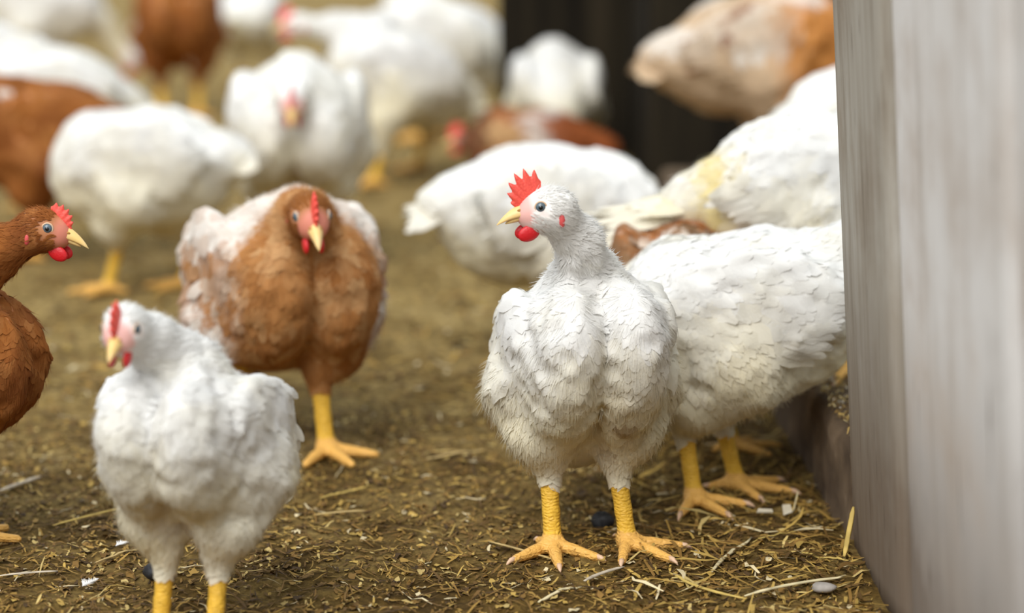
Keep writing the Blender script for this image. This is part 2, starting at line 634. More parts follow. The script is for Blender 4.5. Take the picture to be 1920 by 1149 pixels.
def quill_coat(P, lab, seed):
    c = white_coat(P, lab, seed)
    return mixc(c, np.array([0.86, 0.70, 0.22]), np.exp(-((P[:, 0] + 0.135) / 0.018) ** 2) * 0.7)


COATS = dict(quill=quill_coat, mottled=mottled_coat, white=white_coat, buff=buff_coat, rust=rust_coat, pied=pied_coat, buffpied=buff_pied_coat)


def hen(label, loc, yaw, coat='white', s=1.0, pitch=22, zt=0.205, head=(0.085, 0.0, 0.338), hyaw=0, hpitch=-4, feet=((0.0, 0.037, 0), (0.0, -0.037, 0)),
        lod=1.0, h=0.004, seed=1, tail=32, fat=1.0, tuck=(), wing_out=0.0, neck_r=1.0, claws=False, facing=None, sit=False, tail_len=1.0, group=None, no_head=False, hock=0.078, tall=1.0, wfeet=None, tx=-0.025, comb=1.0, vent=0.0, rump=0.0, loose=0.0):
    """one bird. loc: point on the ground under it; yaw: heading (deg); head: head centre in the bird's own frame."""
    rng = np.random.default_rng(seed)
    root = bpy.data.objects.new('hen', None)
    COL.objects.link(root)
    root.location = loc
    root.rotation_euler = (0, 0, math.radians(yaw))
    root.scale = (s, s, s)
    tag(root, label, 'chicken', group)
    b_ = math.radians(pitch)
    Rb = rot_y(b_)
    bf = np.array([math.cos(b_), 0, math.sin(b_)]); bu = np.array([-math.sin(b_), 0, math.cos(b_)])
    T = np.array([tx, 0, zt])
    Y = np.array([0, 1.0, 0]); Z = np.array([0, 0, 1.0])
    back = -bf - 0.25 * Z
    O = np.array(head, float)
    hy, hp = math.radians(hyaw), math.radians(hpitch)
    f = np.array([math.cos(hp) * math.cos(hy), math.cos(hp) * math.sin(hy), math.sin(hp)])
    l = unit(np.cross(Z, f)); u = np.cross(f, l)
    Rh = np.stack([f, l, u], 1)
    pr = []
    pr.append(ell('torso', T - bf * 0.016, (0.097 * tall, 0.072 * fat, 0.080 * fat), Rb, back, 0.03))
    pr.append(ell('torso', T - bf * 0.055 + bu * (0.024 * vent - 0.012), (0.085, 0.066 * fat, (0.068 - 0.020 * vent) * fat), Rb, back, 0.03))
    pr.append(ell('torso', T - bf * 0.125 + bu * (0.018 + 0.026 * rump), (0.055 + 0.012 * rump, 0.040 + 0.012 * rump, 0.036 + 0.017 * rump), Rb, -bf + 0.2 * Z, 0.04))
    for sg in (1, -1):
        pr.append(ell('torso', T + np.array([0.050, 0, -0.004]) + Y * sg * 0.032 * fat, (0.080 * tall, 0.0445 * fat, 0.072 * fat), Rb, -0.55 * bf - Z, 0.011))
    for sg in (1, -1):
        Rw = rot_z(sg * math.radians(3 - 14 * wing_out)) @ rot_y(b_ * 0.55)
        pr.append(ell('wing', T - bf * 0.018 + bu * 0.016 + Y * sg * (0.070 + 0.01 * wing_out) * fat + Z * 0.008, (0.092, 0.020, 0.052 * fat), Rw, -bf * 1.0 - 0.35 * Z + Y * sg * 0.05, 0.022))
    n0 = T + bf * 0.07 + bu * 0.035
    hb = O - f * 0.006 - u * 0.006
    mid = n0 * 0.45 + hb * 0.55 + unit(bf) * 0.006 - f * 0.008
    pr.append(cone('neck', n0, mid, 0.040 * neck_r, 0.0235 * neck_r, -(mid - n0) + 0.1 * Z, 0.035))
    pr.append(cone('neck', mid, hb, 0.0235 * neck_r, 0.0175, -(hb - mid), 0.022))
    pr.append(ell('head', O, (0.0265, 0.0185, 0.0205), Rh, -f - 0.3 * u, 0.012))
    pr.append(ell('head', O + f * 0.014 - u * 0.005, (0.0155, 0.0125, 0.0125), Rh, -f, 0.010))
    leg_pts = []
    if wfeet is not None:      # footprints given on the ground of the yard
        cy_, sy_ = math.cos(math.radians(yaw)), math.sin(math.radians(yaw))
        feet = [None if q is None else (((q[0] - loc[0]) * cy_ + (q[1] - loc[1]) * sy_) / s, (-(q[0] - loc[0]) * sy_ + (q[1] - loc[1]) * cy_) / s, q[2] - yaw) for q in wfeet]
    if not sit:
        for i, ft in enumerate(feet):
            sg = 1 if i == 0 else -1
            if ft is None: continue
            fx, fy, fyaw = ft
            fa = math.radians(fyaw)
            fd = np.array([math.cos(fa), math.sin(fa), 0]); fl = np.array([-math.sin(fa), math.cos(fa), 0])
            if i in tuck:
                an = np.array([fx - 0.05, fy, 0.075]); hk = np.array([fx - 0.03, fy, 0.118]); fd = -Z * 0.6 - bf * 0.6; fl = Y
            else:
                an = np.array([fx, fy, 0.0135]); hk = np.array([fx, fy, 0]) - fd * 0.018 + Z * hock + Y * sg * 0.002
            hip = T + Y * sg * 0.048 * fat - Z * 0.045 + bf * 0.0
            knee = (hip * 0.45 + hk * 0.55) + bf * 0.012 + Y * sg * 0.004 - Z * 0.0
            pr.append(cone('thigh', hip, knee, 0.056, 0.033, -Z - 0.2 * bf, 0.02))
            pr.append(cone('thigh', knee, hk + Z * 0.012, 0.031, 0.0165, hk - knee, 0.012))
            pr.append(cone('leg', hk + Z * 0.012, hk, 0.0130, 0.0102, k=0.004))
            pr.append(cone('leg', hk, an * 0.6 + hk * 0.4, 0.0102, 0.0082, k=0.006))
            pr.append(cone('leg', an * 0.6 + hk * 0.4, an, 0.0082, 0.0094, k=0.004))
            up = Z if i not in tuck else unit(np.cross(fd, fl))
            for ang, ln in ((0, 0.064), (48, 0.056), (-48, 0.058), (158 * sg, 0.030)):
                a = math.radians(ang)
                d = fd * math.cos(a) + fl * math.sin(a)
                g0 = an - up * 0.004
                k1 = an + d * ln * 0.45 - up * (0.0065 if i not in tuck else 0.002)
                k2 = an + d * ln * 0.95 - up * (0.0088 if i not in tuck else 0.004)
                pr.append(cone('leg', g0, k1, 0.0074, 0.0058, k=0.007))
                pr.append(cone('leg', k1, k2, 0.0063, 0.0043, k=0.002))
                leg_pts.append((k2, d, up))
    fld = Field(pr, h)
    fld.puff(O, 0.0062, seed)
    V, F = fld.surface()
    lab, D = fld.labels(V)
    coat_f = COATS[coat]
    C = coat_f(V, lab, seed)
    isleg = lab == 'leg'
    C[isleg] = YEL * (0.88 + 0.22 * vnoise(V[isleg], 150, seed))[:, None]
    toe = isleg & (V[:, 2] < 0.02)
    C[toe] = mixc(C[toe], np.array([0.80, 0.43, 0.13]), np.full(toe.sum(), 0.7))
    hd = lab == 'head'
    rel = (V[hd] - O) @ Rh
    bare = np.clip((rel[:, 0] + 0.004) / 0.012, 0, 1) * np.clip((0.016 - rel[:, 2]) / 0.01, 0, 1)
    face = SKINP if coat == 'white' else np.array([0.62, 0.30, 0.17])
    pink = np.clip((rel[:, 0] - 0.0125) / 0.008, 0, 1) * np.clip((rel[:, 2] + 0.014) / 0.006, 0, 1)
    ch = mixc(C[hd], face, bare * 0.40)
    C[hd] = mixc(ch, np.array([0.80, 0.25, 0.20]), pink * 0.62)
    C = np.concatenate([C, isleg[:, None].astype(float)], 1)
    body = mesh_obj('body', V, F, M_SKIN, root, C)
    # ---- feathers
    tri = F[:, [0, 1, 2]]
    A = np.linalg.norm(np.cross(V[tri[:, 1]] - V[tri[:, 0]], V[tri[:, 2]] - V[tri[:, 0]]), axis=1)
    A = A / A.sum()

    def scatter(n):
        fi = rng.choice(len(F), n, p=A)
        wts = rng.dirichlet((1, 1, 1, 1), n)
        return (V[F[fi]] * wts[..., None]).sum(1)

    P = scatter(60000 if lod < 1.3 else 16000)
    P = P[rng.permutation(len(P))]
    plab, PD = fld.labels(P)
    prel = (P - O) @ Rh
    facebare = (plab == 'head') & ((prel[:, 0] > 0.0195) | ((prel[:, 0] > 0.0125) & (prel[:, 2] > 0.001)))
    eye_o = np.array([0.0095, 0.0, 0.0045])
    eyez = (plab == 'head') & (np.linalg.norm(prel[:, [0, 2]] - eye_o[[0, 2]], axis=1) < 0.0078)
    lobez = (plab == 'head') & (np.linalg.norm(prel[:, [0, 2]] - np.array([-0.0045, -0.0085]), axis=1) < 0.0068)
    keep = (plab != 'leg') & ~facebare & ~eyez & ~lobez
    P, PD, plab = P[keep], PD[keep], plab[keep]
    specs = {  # spacing, length, width, lift
        'torso': (0.0080, 0.026, 0.0185, 0.0019), 'wing': (0.0100, 0.036, 0.0225, 0.0017),
        'thigh': (0.0066, 0.021, 0.011, 0.0022), 'neck': (0.0042, 0.015, 0.0050, 0.0016), 'head': (0.0024, 0.0060, 0.0019, 0.0008)}
    coat_parts, wing_parts = [], {1: [], -1: []}
    for lb, (sp, L0, W0, lf) in specs.items():
        m = plab == lb
        if not m.any(): continue
        i = thin(P[m], sp * lod)
        p = P[m][i]; d = PD[m][i]
        n = fld.grad(p)
        fl = fld.flow(d, 0.02)
        fl = fl + rng.normal(0, 0.13, fl.shape)
        fl -= n * (fl * n).sum(1, keepdims=True)
        fl /= np.linalg.norm(fl, axis=1, keepdims=True) + 1e-9
        k = len(p)
        L = L0 * rng.uniform(0.75, 1.2, k) * (1 + 0.35 * (lod - 1)); Wd = W0 * rng.uniform(0.8, 1.2, k) * (1 + 0.6 * (lod - 1))
        if lb == 'torso':    # shorter, softer feathers high on the chest, longer ones behind
            q = np.clip((p[:, 0] + 0.02) / 0.10, 0, 1)
            L *= 1.12 - 0.28 * q; Wd *= 1.1 - 0.22 * q
        lift = 0.7 * lf * rng.uniform(0.3, 1.9, k)
        if lb == 'wing': lift = lift * np.where(rng.uniform(0, 1, k) < loose, rng.uniform(2, 4.5, k), 1)    # a few loose ones
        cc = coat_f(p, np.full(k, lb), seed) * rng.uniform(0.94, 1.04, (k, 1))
        fm = feather_mesh(fld, p, n, fl, L, Wd, lift, cc, nu=5 if (lod < 1.3 and lb in ('torso', 'wing')) else 3, nv=5 if lod < 1.3 else 4)
        if lb == 'wing':
            sgn = p[:, 1] > 0
            for sg in (1, -1):
                mm = sgn if sg == 1 else ~sgn
                nv_ = len(fm[0]) // k
                vm = np.repeat(mm, nv_)
                remap = np.cumsum(vm) - 1
                Fk = fm[1][np.repeat(mm, len(fm[1]) // k)]
                wing_parts[sg].append((fm[0][vm], remap[Fk], fm[2][vm]))
        else:
            coat_parts.append(fm)
    # fine down breaking up the outline
    if lod < 1.3:
        for lb, cnt, L0, wd, an in (('head', 2600, 0.0055, 0.00028, 0.55), ('neck', 2600, 0.008, 0.00035, 0.45), ('torso', 6000, 0.011, 0.00035, 0.30), ('thigh', 1600, 0.011, 0.0004, 0.5)):
            m = np.flatnonzero(plab == lb)
            if len(m) == 0: continue
            m = rng.choice(m, min(cnt, len(m)), replace=False)
            p = P[m]; n = fld.grad(p); fl = fld.flow(PD[m], 0.02)
            fl -= n * (fl * n).sum(1, keepdims=True); fl /= np.linalg.norm(fl, axis=1, keepdims=True) + 1e-9
            k = len(p)
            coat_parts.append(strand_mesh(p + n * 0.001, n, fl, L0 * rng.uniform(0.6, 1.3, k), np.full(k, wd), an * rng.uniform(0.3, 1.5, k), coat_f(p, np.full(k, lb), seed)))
    # flight feathers along the lower rear edge of each folded wing
    for sg in (1, -1):
        k = 9
        t = np.linspace(0, 1, k)
        wc = T - bf * 0.018 + bu * 0.016 + Y * sg * (0.071 + 0.01 * wing_out) * fat
        p = wc[None] + (-bf)[None] * (0.005 + 0.055 * t)[:, None] + bu[None] * (-0.030 + 0.050 * t)[:, None] + Y[None] * sg * (0.016 - 0.010 * t)[:, None]
        dr = -bf[None] * np.ones((k, 1)) - Z[None] * (0.38 - 0.35 * t)[:, None] - Y[None] * sg * (0.10 - 0.25 * wing_out)
        dr /= np.linalg.norm(dr, axis=1, keepdims=True)
        n = np.repeat((Y * sg + 0.35 * bu)[None], k, 0); n -= dr * (n * dr).sum(1, keepdims=True); n /= np.linalg.norm(n, axis=1, keepdims=True)
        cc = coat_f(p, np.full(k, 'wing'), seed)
        wing_parts[sg].append(feather_mesh(fld, p, n, dr, rng.uniform(0.058, 0.078, k), rng.uniform(0.020, 0.026, k), np.full(k, 0.002), cc, nu=5, nv=6, conform=False, curl=0.06, rag=0.015))
    V, F, C = cat_mesh(coat_parts)
    pl = mesh_obj('plumage', V, F, M_FEATHER, root, C, field=fld); pl['kind'] = 'stuff'
    for sg in (1, -1):
        V, F, C = cat_mesh(wing_parts[sg])
        mesh_obj('wing', V, F, M_FEATHER, root, C, field=fld, nblend=0.76)
    # tail
    k = 11
    t = np.linspace(-1, 1, k)
    ta = math.radians(tail)
    td = np.array([-math.cos(ta), 0, math.sin(ta)])
    tu = np.array([math.sin(ta), 0, math.cos(ta)])
    p0 = T - bf * 0.150 + bu * (0.022 + 0.022 * rump)
    p = p0[None] + Y[None] * (0.026 * t)[:, None] - tu[None] * (0.016 * np.abs(t) ** 1.5)[:, None]
    dr = td[None] + Y[None] * (0.28 * t)[:, None] - tu[None] * (0.20 * np.abs(t))[:, None]
    dr /= np.linalg.norm(dr, axis=1, keepdims=True)
    n = tu[None] + Y[None] * (0.8 * t)[:, None]
    n -= dr * (n * dr).sum(1, keepdims=True); n /= np.linalg.norm(n, axis=1, keepdims=True)
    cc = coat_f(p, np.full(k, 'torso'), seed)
    tparts = [feather_mesh(fld, p, n, dr, rng.uniform(0.065, 0.085, k) * tail_len, rng.uniform(0.022, 0.028, k), np.full(k, 0.0015), cc, nu=5, nv=6, conform=False, curl=0.08, rag=0.015)]
    k = 26
    t = rng.uniform(-1, 1, k); q = rng.uniform(0, 1, k)
    p = p0[None] + bf[None] * (0.03 * q)[:, None] + Y[None] * (0.028 * t)[:, None] - tu[None] * (0.014 * np.abs(t) ** 1.5)[:, None] + tu[None] * 0.006
    dr = td[None] + Y[None] * (0.4 * t)[:, None]; dr /= np.linalg.norm(dr, axis=1, keepdims=True)
    n = tu[None] + Y[None] * (0.9 * t)[:, None]; n -= dr * (n * dr).sum(1, keepdims=True); n /= np.linalg.norm(n, axis=1, keepdims=True)
    tparts.append(feather_mesh(fld, p, n, dr, rng.uniform(0.036, 0.052, k) * tail_len, rng.uniform(0.016, 0.022, k), np.full(k, 0.004), coat_f(p, np.full(k, 'torso'), seed), nu=3, nv=5, conform=False, curl=0.15, rag=0.03))
    V, F, C = cat_mesh(tparts)
    mesh_obj('tail', V, F, M_FEATHER, root, C)
    # ---- head parts
    if not no_head:
        V, F = comb_mesh(O, f, l, u, comb); mesh_obj('comb', V, F, M_COMB, root)
        V, F = beak_mesh(O, f, l, u); bk = mesh_obj('beak', V, F, M_BEAK, root)
        V, F = lower_beak_mesh(O, f, l, u); mesh_obj('lower_mandible', V, F, M_BEAK, bk)
        for sg in (1, -1):
            V, F = ball(O + f * 0.0275 + l * sg * 0.0052 + u * 0.0018, (0.0032, 0.0016, 0.0014), Rh, 10, 6)
            mesh_obj('nostril', V, F, M_NOSTRIL, bk)
            V, F = ball(O + f * 0.021 + l * sg * 0.0075 - u * 0.0205, (0.0105, 0.0032, 0.0080), Rh, 14, 10)
            vv = np.array(V); r2 = (vv - O) @ Rh
            vv += np.outer((r2[:, 2] + 0.02) * 0.25, -f)
            mesh_obj('wattle', vv, F, M_WATTLE, root)
            V, F = ball(O - f * 0.0085 + l * sg * 0.0187 - u * 0.0095, (0.0034, 0.0036, 0.0070), Rh, 12, 8)
            mesh_obj('ear_lobe', V, F, M_LOBE, root)
            out = unit(l * sg + f * 0.22)
            ec = O + f * 0.0095 + l * sg * 0.0138 + u * 0.0045
            V, F = ball(ec, 0.0058, None, 16, 12)
            ey = mesh_obj('eye', V, F, M_IRIS, root)
            V, F = ball(ec + out * 0.0034, (0.0029, 0.0029, 0.0029), None, 14, 10)
            mesh_obj('pupil', V, F, M_PUPIL, ey)
            V, F = ring(ec + out * 0.0026, out, 0.0054, 0.0009)
            mesh_obj('eyelid', V, F, M_LID, ey)
    if claws:
        for k2, d, up in leg_pts:
            V, F = tube([k2 - d * 0.001 + up * 0.001, k2 + d * 0.005 + up * 0.0005, k2 + d * 0.0095 - up * 0.0015, k2 + d * 0.012 - up * 0.0038], [0.0032, 0.0026, 0.0015, 0.0003], 8)
            mesh_obj('claw', V, F, M_CLAW, root)
    return root


# ------------------------------------------------------------------ setting
def ramp(n, l, src, stops):
    r = n.new('ShaderNodeValToRGB')
    els = r.color_ramp.elements
    while len(els) < len(stops): els.new(0.5)
    for e_, (p_, c_) in zip(els, stops):
        e_.position = p_; e_.color = (*c_, 1)
    l.new(src, r.inputs[0])
    return r


def ground_mat():
    m, n, l, p = new_mat('littered_dirt')
    t = n.new('ShaderNodeTexCoord')
    a = n.new('ShaderNodeTexNoise'); a.inputs['Scale'].default_value = 9; a.inputs['Detail'].default_value = 6; a.inputs['Roughness'].default_value = 0.65
    b = n.new('ShaderNodeTexNoise'); b.inputs['Scale'].default_value = 120; b.inputs['Detail'].default_value = 5; b.inputs['Roughness'].default_value = 0.7
    l.new(t.outputs['Object'], a.inputs[0]); l.new(t.outputs['Object'], b.inputs[0])
    r1 = ramp(n, l, a.outputs['Fac'], [(0.3, (0.066, 0.039, 0.010)), (0.5, (0.130, 0.080, 0.020)), (0.72, (0.225, 0.150, 0.042))])
    r2 = ramp(n, l, b.outputs['Fac'], [(0.35, (0.35, 0.32, 0.28)), (0.52, (0.85, 0.8, 0.72)), (0.68, (1.35, 1.3, 1.2))])
    mx = n.new('ShaderNodeMix'); mx.data_type = 'RGBA'; mx.blend_type = 'MULTIPLY'; mx.inputs[0].default_value = 0.85
    # darker brown close to the camera, paler tan further into the yard
    sp = n.new('ShaderNodeSeparateXYZ'); l.new(t.outputs['Object'], sp.inputs[0])
    ad = n.new('ShaderNodeMath'); ad.operation = 'MULTIPLY_ADD'; l.new(a.outputs['Fac'], ad.inputs[0]); ad.inputs[1].default_value = 1.6; l.new(sp.outputs['Y'], ad.inputs[2])
    mr = n.new('ShaderNodeMapRange'); mr.inputs['From Min'].default_value = 2.9; mr.inputs['From Max'].default_value = 4.4; l.new(ad.outputs[0], mr.inputs['Value'])
    r3 = ramp(n, l, a.outputs['Fac'], [(0.3, (0.19, 0.130, 0.045)), (0.5, (0.31, 0.225, 0.088)), (0.72, (0.44, 0.335, 0.150))])
    my = n.new('ShaderNodeMix'); my.data_type = 'RGBA'; l.new(mr.outputs[0], my.inputs[0]); l.new(r1.outputs[0], my.inputs[6]); l.new(r3.outputs[0], my.inputs[7])
    l.new(my.outputs[2], mx.inputs[6]); l.new(r2.outputs[0], mx.inputs[7])
    l.new(mx.outputs[2], p.inputs['Base Color'])
    p.inputs['Roughness'].default_value = 0.95; p.inputs['Specular IOR Level'].default_value = 0.15
    bp = n.new('ShaderNodeBump'); bp.inputs['Strength'].default_value = 0.8; bp.inputs['Distance'].default_value = 0.004
    l.new(b.outputs['Fac'], bp.inputs['Height']); l.new(bp.outputs[0], p.inputs['Normal'])
    return m


def gz(x, y):
    P = np.stack([x, y, np.zeros_like(x)], 1)
    return (vnoise(P, 14, 3) - 0.5) * 0.010 + (vnoise(P, 45, 4) - 0.5) * 0.006 + (vnoise(P, 130, 5) - 0.5) * 0.003 - 0.002


KX = 0.332                                            # kerb face


def kerb_x(y):
    return 0.343 - (y - 2.185) * 0.031


xs = np.concatenate([np.linspace(-4, -0.75, 40)[:-1], np.arange(-0.75, 0.45, 0.006), np.linspace(0.45, 4, 40)])
ys = np.concatenate([np.linspace(0.3, 1.8, 20)[:-1], np.arange(1.8, 3.4, 0.007), np.linspace(3.4, 8, 220)[1:], np.linspace(8, 30, 60)[1:]])
GX, GY = np.meshgrid(xs, ys, indexing='ij')
gx, gy = GX.ravel(), GY.ravel()
Vg = np.stack([gx, gy, gz(gx, gy)], 1)
ni, nj = GX.shape
ii, jj = np.meshgrid(np.arange(ni - 1), np.arange(nj - 1), indexing='ij')
q0 = (ii * nj + jj).ravel()
Fg = np.stack([q0, q0 + nj, q0 + nj + 1, q0 + 1], 1)
g = mesh_obj('ground', Vg, Fg, ground_mat()); tag(g, kind='structure')

# kerb and raised floor of the shed behind it
m_k, n_, l_, p_ = new_mat('dirty_concrete')
t_ = n_.new('ShaderNodeTexCoord'); z_ = n_.new('ShaderNodeTexNoise'); z_.inputs['Scale'].default_value = 18; z_.inputs['Detail'].default_value = 8
l_.new(t_.outputs['Object'], z_.inputs[0])
r_ = ramp(n_, l_, z_.outputs['Fac'], [(0.3, (0.07, 0.043, 0.023)), (0.55, (0.145, 0.098, 0.056)), (0.75, (0.26, 0.19, 0.125))])
l_.new(r_.outputs[0], p_.inputs['Base Color']); p_.inputs['Roughness'].default_value = 0.95
b_ = n_.new('ShaderNodeBump'); b_.inputs['Distance'].default_value = 0.006; l_.new(z_.outputs['Fac'], b_.inputs['Height']); l_.new(b_.outputs[0], p_.inputs['Normal'])


def slab(name, y0, y1, z0, z1, x1, xoff, ny=90, nz=8):
    """long block with a rough face along the kerb line"""
    ys_ = np.linspace(y0, y1, ny)
    prof = [(xoff, z0 - 0.02)] + [(xoff, z0 + (z1 - z0) * k / nz) for k in range(1, nz)] + [(xoff + 0.006, z1 - 0.002), (xoff + 0.016, z1)]
    n_top = 10
    V = []
    for y in ys_:
        kx = kerb_x(y)
        row = [(kx + a, y, b) for a, b in prof] + [(kx + xoff + 0.016 + (x1 - kx - xoff - 0.016) * (k / n_top) ** 1.5, y, z1) for k in range(1, n_top + 1)] + [(x1, y, z0 - 0.02)]
        V.extend(row)
    V = np.array(V)
    V[:, 0] += (vnoise(V, 30, 9) - 0.5) * 0.010 * (V[:, 0] < x1 - 0.01)
    V[:, 2] += (vnoise(V, 35, 10) - 0.5) * 0.008 * (V[:, 2] > 0.03)
    w_ = len(prof) + n_top + 1
    F = []
    for i in range(ny - 1):
        for k in range(w_ - 1):
            a = i * w_ + k
            F.append((a, a + w_, a + w_ + 1, a + 1))
    F.append(tuple(range(w_))); F.append(tuple((ny - 1) * w_ + k for k in range(w_))[::-1])
    return V, F


V, F = slab('kerb', 2.345, 4.42, 0.0, 0.098, 0.52, 0.0)
tag(mesh_obj('kerb', V, F, m_k), kind='structure')
V, F = slab('floor', 2.345, 4.42, 0.0, 0.094, 3.0, 0.19)
tag(mesh_obj('floor', V, F, ground_mat()), kind='structure')

# dark shed wall of upright boards, at the back right
m_w, n_, l_, p_ = new_mat('dark_boards')
t_ = n_.new('ShaderNodeTexCoord'); mp_ = n_.new('ShaderNodeMapping'); mp_.inputs['Scale'].default_value = (14, 14, 1.2)
z_ = n_.new('ShaderNodeTexNoise'); z_.inputs['Scale'].default_value = 1.5; z_.inputs['Detail'].default_value = 5
l_.new(t_.outputs['Object'], mp_.inputs[0]); l_.new(mp_.outputs[0], z_.inputs[0])
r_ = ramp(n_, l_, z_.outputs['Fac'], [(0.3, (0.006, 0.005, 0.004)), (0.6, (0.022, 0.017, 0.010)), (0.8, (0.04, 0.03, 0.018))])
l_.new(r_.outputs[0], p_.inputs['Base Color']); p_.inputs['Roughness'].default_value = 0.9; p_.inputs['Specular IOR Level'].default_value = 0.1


def box(V, F, x0, x1, y0, y1, z0, z1):
    n = len(V)
    V += [(x0, y0, z0), (x1, y0, z0), (x1, y1, z0), (x0, y1, z0), (x0, y0, z1), (x1, y0, z1), (x1, y1, z1), (x0, y1, z1)]
    F += [tuple(n + i for i in q) for q in ((0, 3, 2, 1), (4, 5, 6, 7), (0, 1, 5, 4), (1, 2, 6, 5), (2, 3, 7, 6), (3, 0, 4, 7))]


V, F = [], []
r = random.Random(3)
x = -0.03
while x < 0.24:
    w_ = r.uniform(0.11, 0.16)
    box(V, F, x, x + w_ + 0.002, 5.35 + r.uniform(0, 0.012), 5.40, -0.02, 1.6)
    x += w_
y = 4.45
while y < 5.34:
    w_ = min(r.uniform(0.11, 0.16), 5.345 - y)
    box(V, F, 0.250 + r.uniform(0, 0.01), 0.30, y, y + w_ + 0.002, -0.02, 1.6)
    y += w_
x = 0.255
while x < 3.0:
    w_ = r.uniform(0.11, 0.16)
    box(V, F, x, x + w_ + 0.002, 4.44 + r.uniform(0, 0.012), 4.49, -0.02, 1.6)
    x += w_
tag(mesh_obj('wall_back', np.array(V), F, m_w, smooth=False), kind='structure')

# leaning partition of boards at the right edge
def board_mat(name, lo, mid, hi, streak):
    m, n, l, p = new_mat(name)
    t = n.new('ShaderNodeTexCoord')
    mp = n.new('ShaderNodeMapping'); mp.inputs['Scale'].default_value = (30, 30, 2.6)
    z = n.new('ShaderNodeTexNoise'); z.inputs['Scale'].default_value = streak; z.inputs['Detail'].default_value = 7; z.inputs['Roughness'].default_value = 0.6
    l.new(t.outputs['Object'], mp.inputs[0]); l.new(mp.outputs[0], z.inputs[0])
    r = ramp(n, l, z.outputs['Fac'], [(0.25, lo), (0.46, mid), (0.72, hi)])
    z2 = n.new('ShaderNodeTexNoise'); z2.inputs['Scale'].default_value = 6; z2.inputs['Detail'].default_value = 6; z2.inputs['Roughness'].default_value = 0.6
    l.new(t.outputs['Object'], z2.inputs[0])
    r2 = ramp(n, l, z2.outputs['Fac'], [(0.30, (0.70, 0.62, 0.55)), (0.56, (1, 1, 1))])
    mx = n.new('ShaderNodeMix'); mx.data_type = 'RGBA'; mx.blend_type = 'MULTIPLY'; mx.inputs[0].default_value = 0.9
    l.new(r.outputs[0], mx.inputs[6]); l.new(r2.outputs[0], mx.inputs[7])
    # splashed brown dirt along the foot of the boards
    sp = n.new('ShaderNodeSeparateXYZ'); l.new(t.outputs['Object'], sp.inputs[0])
    ad = n.new('ShaderNodeMath'); ad.operation = 'MULTIPLY_ADD'; l.new(z2.outputs['Fac'], ad.inputs[0]); ad.inputs[1].default_value = -0.38; l.new(sp.outputs['Z'], ad.inputs[2])
    mr = n.new('ShaderNodeMapRange'); mr.inputs['From Min'].default_value = 0.12; mr.inputs['From Max'].default_value = -0.15; mr.inputs['To Max'].default_value = 0.85
    l.new(ad.outputs[0], mr.inputs['Value'])
    md = n.new('ShaderNodeMix'); md.data_type = 'RGBA'; l.new(mr.outputs[0], md.inputs[0]); l.new(mx.outputs[2], md.inputs[6]); md.inputs[7].default_value = (0.16, 0.115, 0.08, 1)
    # sparse dark scratches running with the grain
    mp3 = n.new('ShaderNodeMapping'); mp3.inputs['Scale'].default_value = (110, 110, 5)
    z3 = n.new('ShaderNodeTexNoise'); z3.inputs['Scale'].default_value = 1.0; z3.inputs['Detail'].default_value = 2
    l.new(t.outputs['Object'], mp3.inputs[0]); l.new(mp3.outputs[0], z3.inputs[0])
    r3 = ramp(n, l, z3.outputs['Fac'], [(0.24, (0.30, 0.26, 0.22)), (0.31, (1, 1, 1))])
    m4 = n.new('ShaderNodeMix'); m4.data_type = 'RGBA'; m4.blend_type = 'MULTIPLY'; m4.inputs[0].default_value = 1.0
    l.new(md.outputs[2], m4.inputs[6]); l.new(r3.outputs[0], m4.inputs[7])
    l.new(m4.outputs[2], p.inputs['Base Color'])
    p.inputs['Roughness'].default_value = 0.85; p.inputs['Specular IOR Level'].default_value = 0.2
    b = n.new('ShaderNodeBump'); b.inputs['Distance'].default_value = 0.0015; b.inputs['Strength'].default_value = 0.4
    l.new(z.outputs['Fac'], b.inputs['Height']); l.new(b.outputs[0], p.inputs['Normal'])
    return m


M_BOARD_GREY = board_mat('weathered_grey_wood', (0.24, 0.20, 0.155), (0.37, 0.335, 0.28), (0.46, 0.43, 0.38), 1.6)
M_BOARD_WHITE = board_mat('whitewashed_wood', (0.58, 0.54, 0.50), (0.76, 0.735, 0.71), (0.82, 0.80, 0.785), 0.8)


def face_x(y, z):
    """the partition stands along the kerb line and leans over the yard"""
    return 0.3415 + (2.33 - y) * 0.030 - 0.065 * z


def board_mesh(y0, y1, off, th=0.035, z1=1.1, ny=14, nz=30):
    """upright plank: rounded long edges, slightly cupped face"""
    V, F = [], []
    prof = []
    for k in range(ny + 1):
        t = k / ny
        e = min(t, 1 - t) * (y1 - y0)
        prof.append((y0 + (y1 - y0) * t, off + 0.006 * (1 - math.sin(math.pi * 0.5 * min(1, e / 0.02))) - 0.003 * math.sin(math.pi * t)))
    ring_ = prof + [(y1, off + th), (y0, off + th)]
    w_ = len(ring_)
    for i in range(nz + 1):
        z = -0.02 + (z1 + 0.02) * i / nz
        for y, a in ring_:
            V.append((face_x(y, z) + a, y, z))
    for i in range(nz):
        for k in range(w_):
            k2 = (k + 1) % w_
            F.append((i * w_ + k, i * w_ + k2, (i + 1) * w_ + k2, (i + 1) * w_ + k))
    F.append(tuple(range(w_))[::-1]); F.append(tuple(nz * w_ + k for k in range(w_)))
    return np.array(V), F


root = bpy.data.objects.new('wooden_partition', None)
COL.objects.link(root)
root.location = (0.36, 1.9, 0)
tag(root, 'leaning whitewashed partition of grey wooden boards at the kerb end', 'partition')
for y0, y1, off, bm_ in ((2.065, 2.340, 0.0, M_BOARD_GREY), (1.62, 2.063, 0.004, M_BOARD_WHITE), (1.20, 1.618, 0.003, M_BOARD_WHITE)):
    V, F = board_mesh(y0, y1, off)
    mesh_obj('board', V - np.array([0.36, 1.9, 0]), F, bm_, root)
